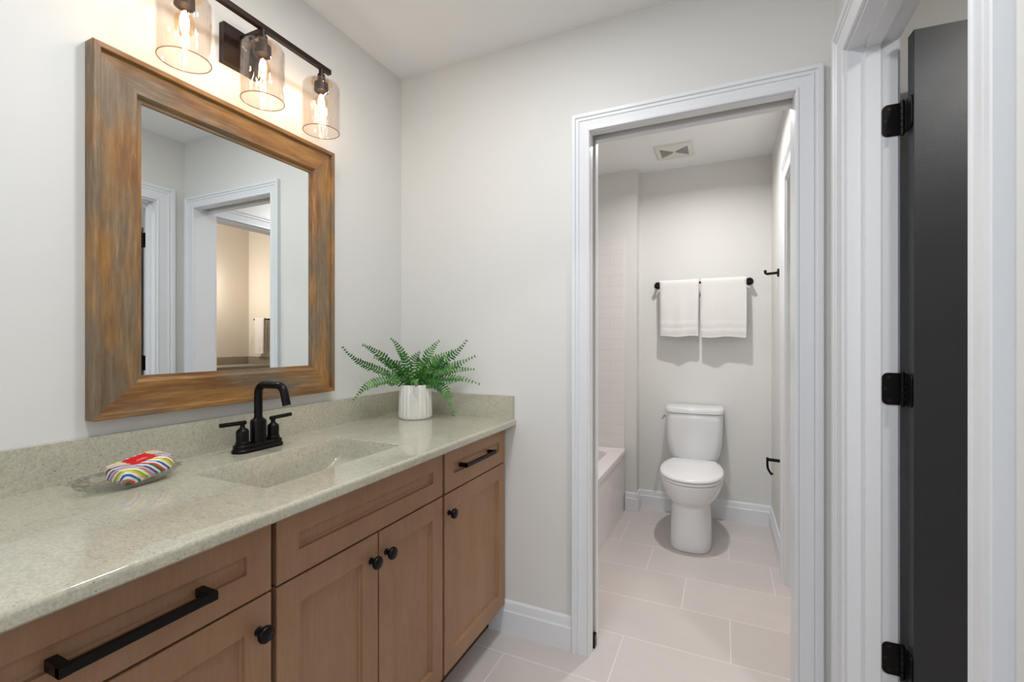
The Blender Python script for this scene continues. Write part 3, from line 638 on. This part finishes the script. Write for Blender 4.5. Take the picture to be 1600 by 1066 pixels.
# ------------------------------------------------------------------ towel bar, towels, hooks
BARZ, BARY = 1.640, 1.668
tb = thing('towel_bar', (1.25, BY, BARZ), 'black towel bar on the wall over the toilet', 'towel bar')
obj('bar', B().tube([(.952, BARY, BARZ), (1.560, BARY, BARZ)], .008, 16), 'black', tb, smooth=50)
for x in (.957, 1.553):
    obj('post', B().lathe([(.025, 0), (.025, -.007), (.022, -.010), (.010, -.011), (.010, -.066), (.012, -.068), (.012, -.082), (.010, -.084)], 'Y', (x, BY, BARZ), 28), 'black', tb, smooth=35)
def towel(name, x0, x1, zbf, zbb, label, cat, group, seed, by=BARY, bz=BARZ, th=.016):
    rnd = random.Random(seed); NX = 18
    prof = []
    nF = 22
    def lane(off, zb, sgn): 
        return [(sgn*off, zb + (bz-zb)*i/nF) for i in range(nF+1)]
    ri = .011; ro = ri+th
    outer = [( -ro, zbf + (bz-zbf)*i/nF) for i in range(nF)] + [(-ro*math.cos(PI*i/8), bz+ro*math.sin(PI*i/8)) for i in range(9)] + [(ro, bz-(bz-zbb)*i/nF) for i in range(1, nF+1)]
    inner = [(-ri, zbf + (bz-zbf)*i/nF) for i in range(nF)] + [(-ri*math.cos(PI*i/8), bz+ri*math.sin(PI*i/8)) for i in range(9)] + [(ri, bz-(bz-zbb)*i/nF) for i in range(1, nF+1)]
    rings = []
    for k in range(NX+1):
        u = k/NX; ring = []; e = min(u, 1-u)*NX; sq = 1.0 if e >= 1 else .78
        def wob(z): 
            h = max(0, min(1, (bz-z)/(bz-zbf))); return h*(.007*math.sin(2.2*PI*u+seed) + .004*math.sin(5.1*PI*u+seed*2)) - .010*h
        dz = .004*math.sin(2.6*PI*u + seed)
        for kind, pr in ((1, outer), (0, inner[::-1])):
            for q, z in pr:
                h = max(0, min(1, (bz-z)/(bz-zbf))); band = 0
                if kind and q < 0:
                    hb = z - zbf
                    for c in (.034, .058, .082): band += .0055*math.exp(-((hb-c)/.006)**2)
                    if hb < .012: band += .002
                xx = x0 + (x1-x0)*u + (.004*h*math.sin(7*z+seed)*(1 if u > .5 else -1))
                qq = q*sq + (wob(z) if q < 0 else -wob(z)*.3) - band
                ring.append((xx, by + qq, z + dz*h))
        rings.append(ring)
    return tag(obj(name, B().loft(rings), 'terry', smooth=70), label, cat, group)
towel('hand_towel', .981, 1.240, 1.268, 1.300, 'white towel hanging over the bar, the one beside the tub', 'towel', 'white towels on the bar over the toilet', 1.0)
towel('hand_towel', 1.253, 1.532, 1.262, 1.290, 'white towel hanging over the bar, the wider one near the robe hook', 'towel', 'white towels on the bar over the toilet', 3.1)
hk = thing('robe_hook', (BX, 1.287, 1.63), 'black robe hook on the side wall near the towels', 'hook')
obj('plate', B().lathe([(.024, 0), (.024, -.006), (.021, -.009)], 'X', (BX, 1.287, 1.63), 28), 'black', hk, smooth=35)
obj('peg', B().tube([(BX-.006, 1.287, 1.63), (BX-.060, 1.287, 1.626), (BX-.068, 1.287, 1.630), (BX-.070, 1.287, 1.648)], .0075, 14), 'black', hk, smooth=50)
tp = thing('paper_holder', (BX, 1.029, .60), 'empty black toilet paper holder on the side wall beside the toilet', 'toilet paper holder')
obj('plate', B().lathe([(.024, 0), (.024, -.007), (.021, -.010)], 'X', (BX, 1.029, .60), 28), 'black', tp, smooth=35)
obj('arm', B().tube([(BX-.006, 1.029, .60), (BX-.080, 1.029, .603)], .0085, 14), 'black', tp, smooth=50)
obj('roll_rod', B().tube([(BX-.078, 1.029, .614), (BX-.078, 1.029, .575), (BX-.076, 1.027, .556), (BX-.068, 1.02, .540), (BX-.060, 1.01, .530), (BX-.057, 1.005, .536)], .0058, 12), 'black', tp, smooth=50)

# ceiling vent
vt = thing('ceiling_vent', (1.10, 1.40, H), 'square white exhaust fan grille in the toilet room ceiling', 'vent')
obj('frame', B().loft([rect(.985, 1.220, 1.285, 1.520, H, .008), rect(.985, 1.220, 1.285, 1.520, H-.006, .008), rect(.995, 1.210, 1.295, 1.510, H-.014, .008), rect(1.018, 1.187, 1.318, 1.487, H-.014, .004), rect(1.020, 1.185, 1.320, 1.485, H-.010, .004)], True, True), 'plastic', vt, smooth=30)
for k in range(8):
    hi = .080 - k*.0098; cxv, cyv = 1.1025, 1.4025
    for sgn in (-1, 1):
        obj('slot', B().box(cxv+sgn*hi-.0022, cxv+sgn*hi+.0022, cyv-hi*.85, cyv+hi*.85, H-.0135, H-.0095), 'slot', vt)

# ------------------------------------------------------------------ second vanity room (in the mirror)
t2 = thing('second_vanity', (4.5, 1.45, 0), 'counter with stone splash in the next room, seen in the mirror', 'vanity')
obj('cabinet_body', B().box(4.26, 4.797, .30, 2.627, 0, .88), 'wood', t2)
obj('stone_top', B().box(4.22, 4.797, .28, 2.628, .88, .912).bevel(.004), 'graystone', t2)
obj('splash', B().box(4.778, 4.797, .28, 2.628, .912, 1.016).box(4.22, 4.778, 2.609, 2.628, .912, 1.016), 'graystone', t2)
tb2 = thing('towel_bar', (4.465, 2.63, 1.534), 'short towel bar in the next room, seen in the mirror', 'towel bar')
obj('bar', B().tube([(4.325, 2.565, 1.534), (4.605, 2.565, 1.534)], .008, 12), 'black', tb2, smooth=50)
for x in (4.335, 4.595): obj('post', B().lathe([(.022, 0), (.022, -.008), (.010, -.010), (.010, -.072)], 'Y', (x, 2.63, 1.534), 20), 'black', tb2, smooth=35)
towel('hand_towel', 4.375, 4.560, 1.062, 1.10, 'white towel on the bar in the next room, seen in the mirror', 'towel', None, 2.0, by=2.565, bz=1.534, th=.012)
ol = tag(obj('outlet_plate', B().box(4.722, 4.782, 2.6245, 2.63, 1.18, 1.30).bevel(.002), 'plastic'), 'white outlet plate on the wall above the next room counter, seen in the mirror', 'outlet')
obj('socket_face', B().box(4.736, 4.768, 2.6228, 2.6246, 1.20, 1.235).box(4.736, 4.768, 2.6228, 2.6246, 1.245, 1.28), 'plastic', ol)
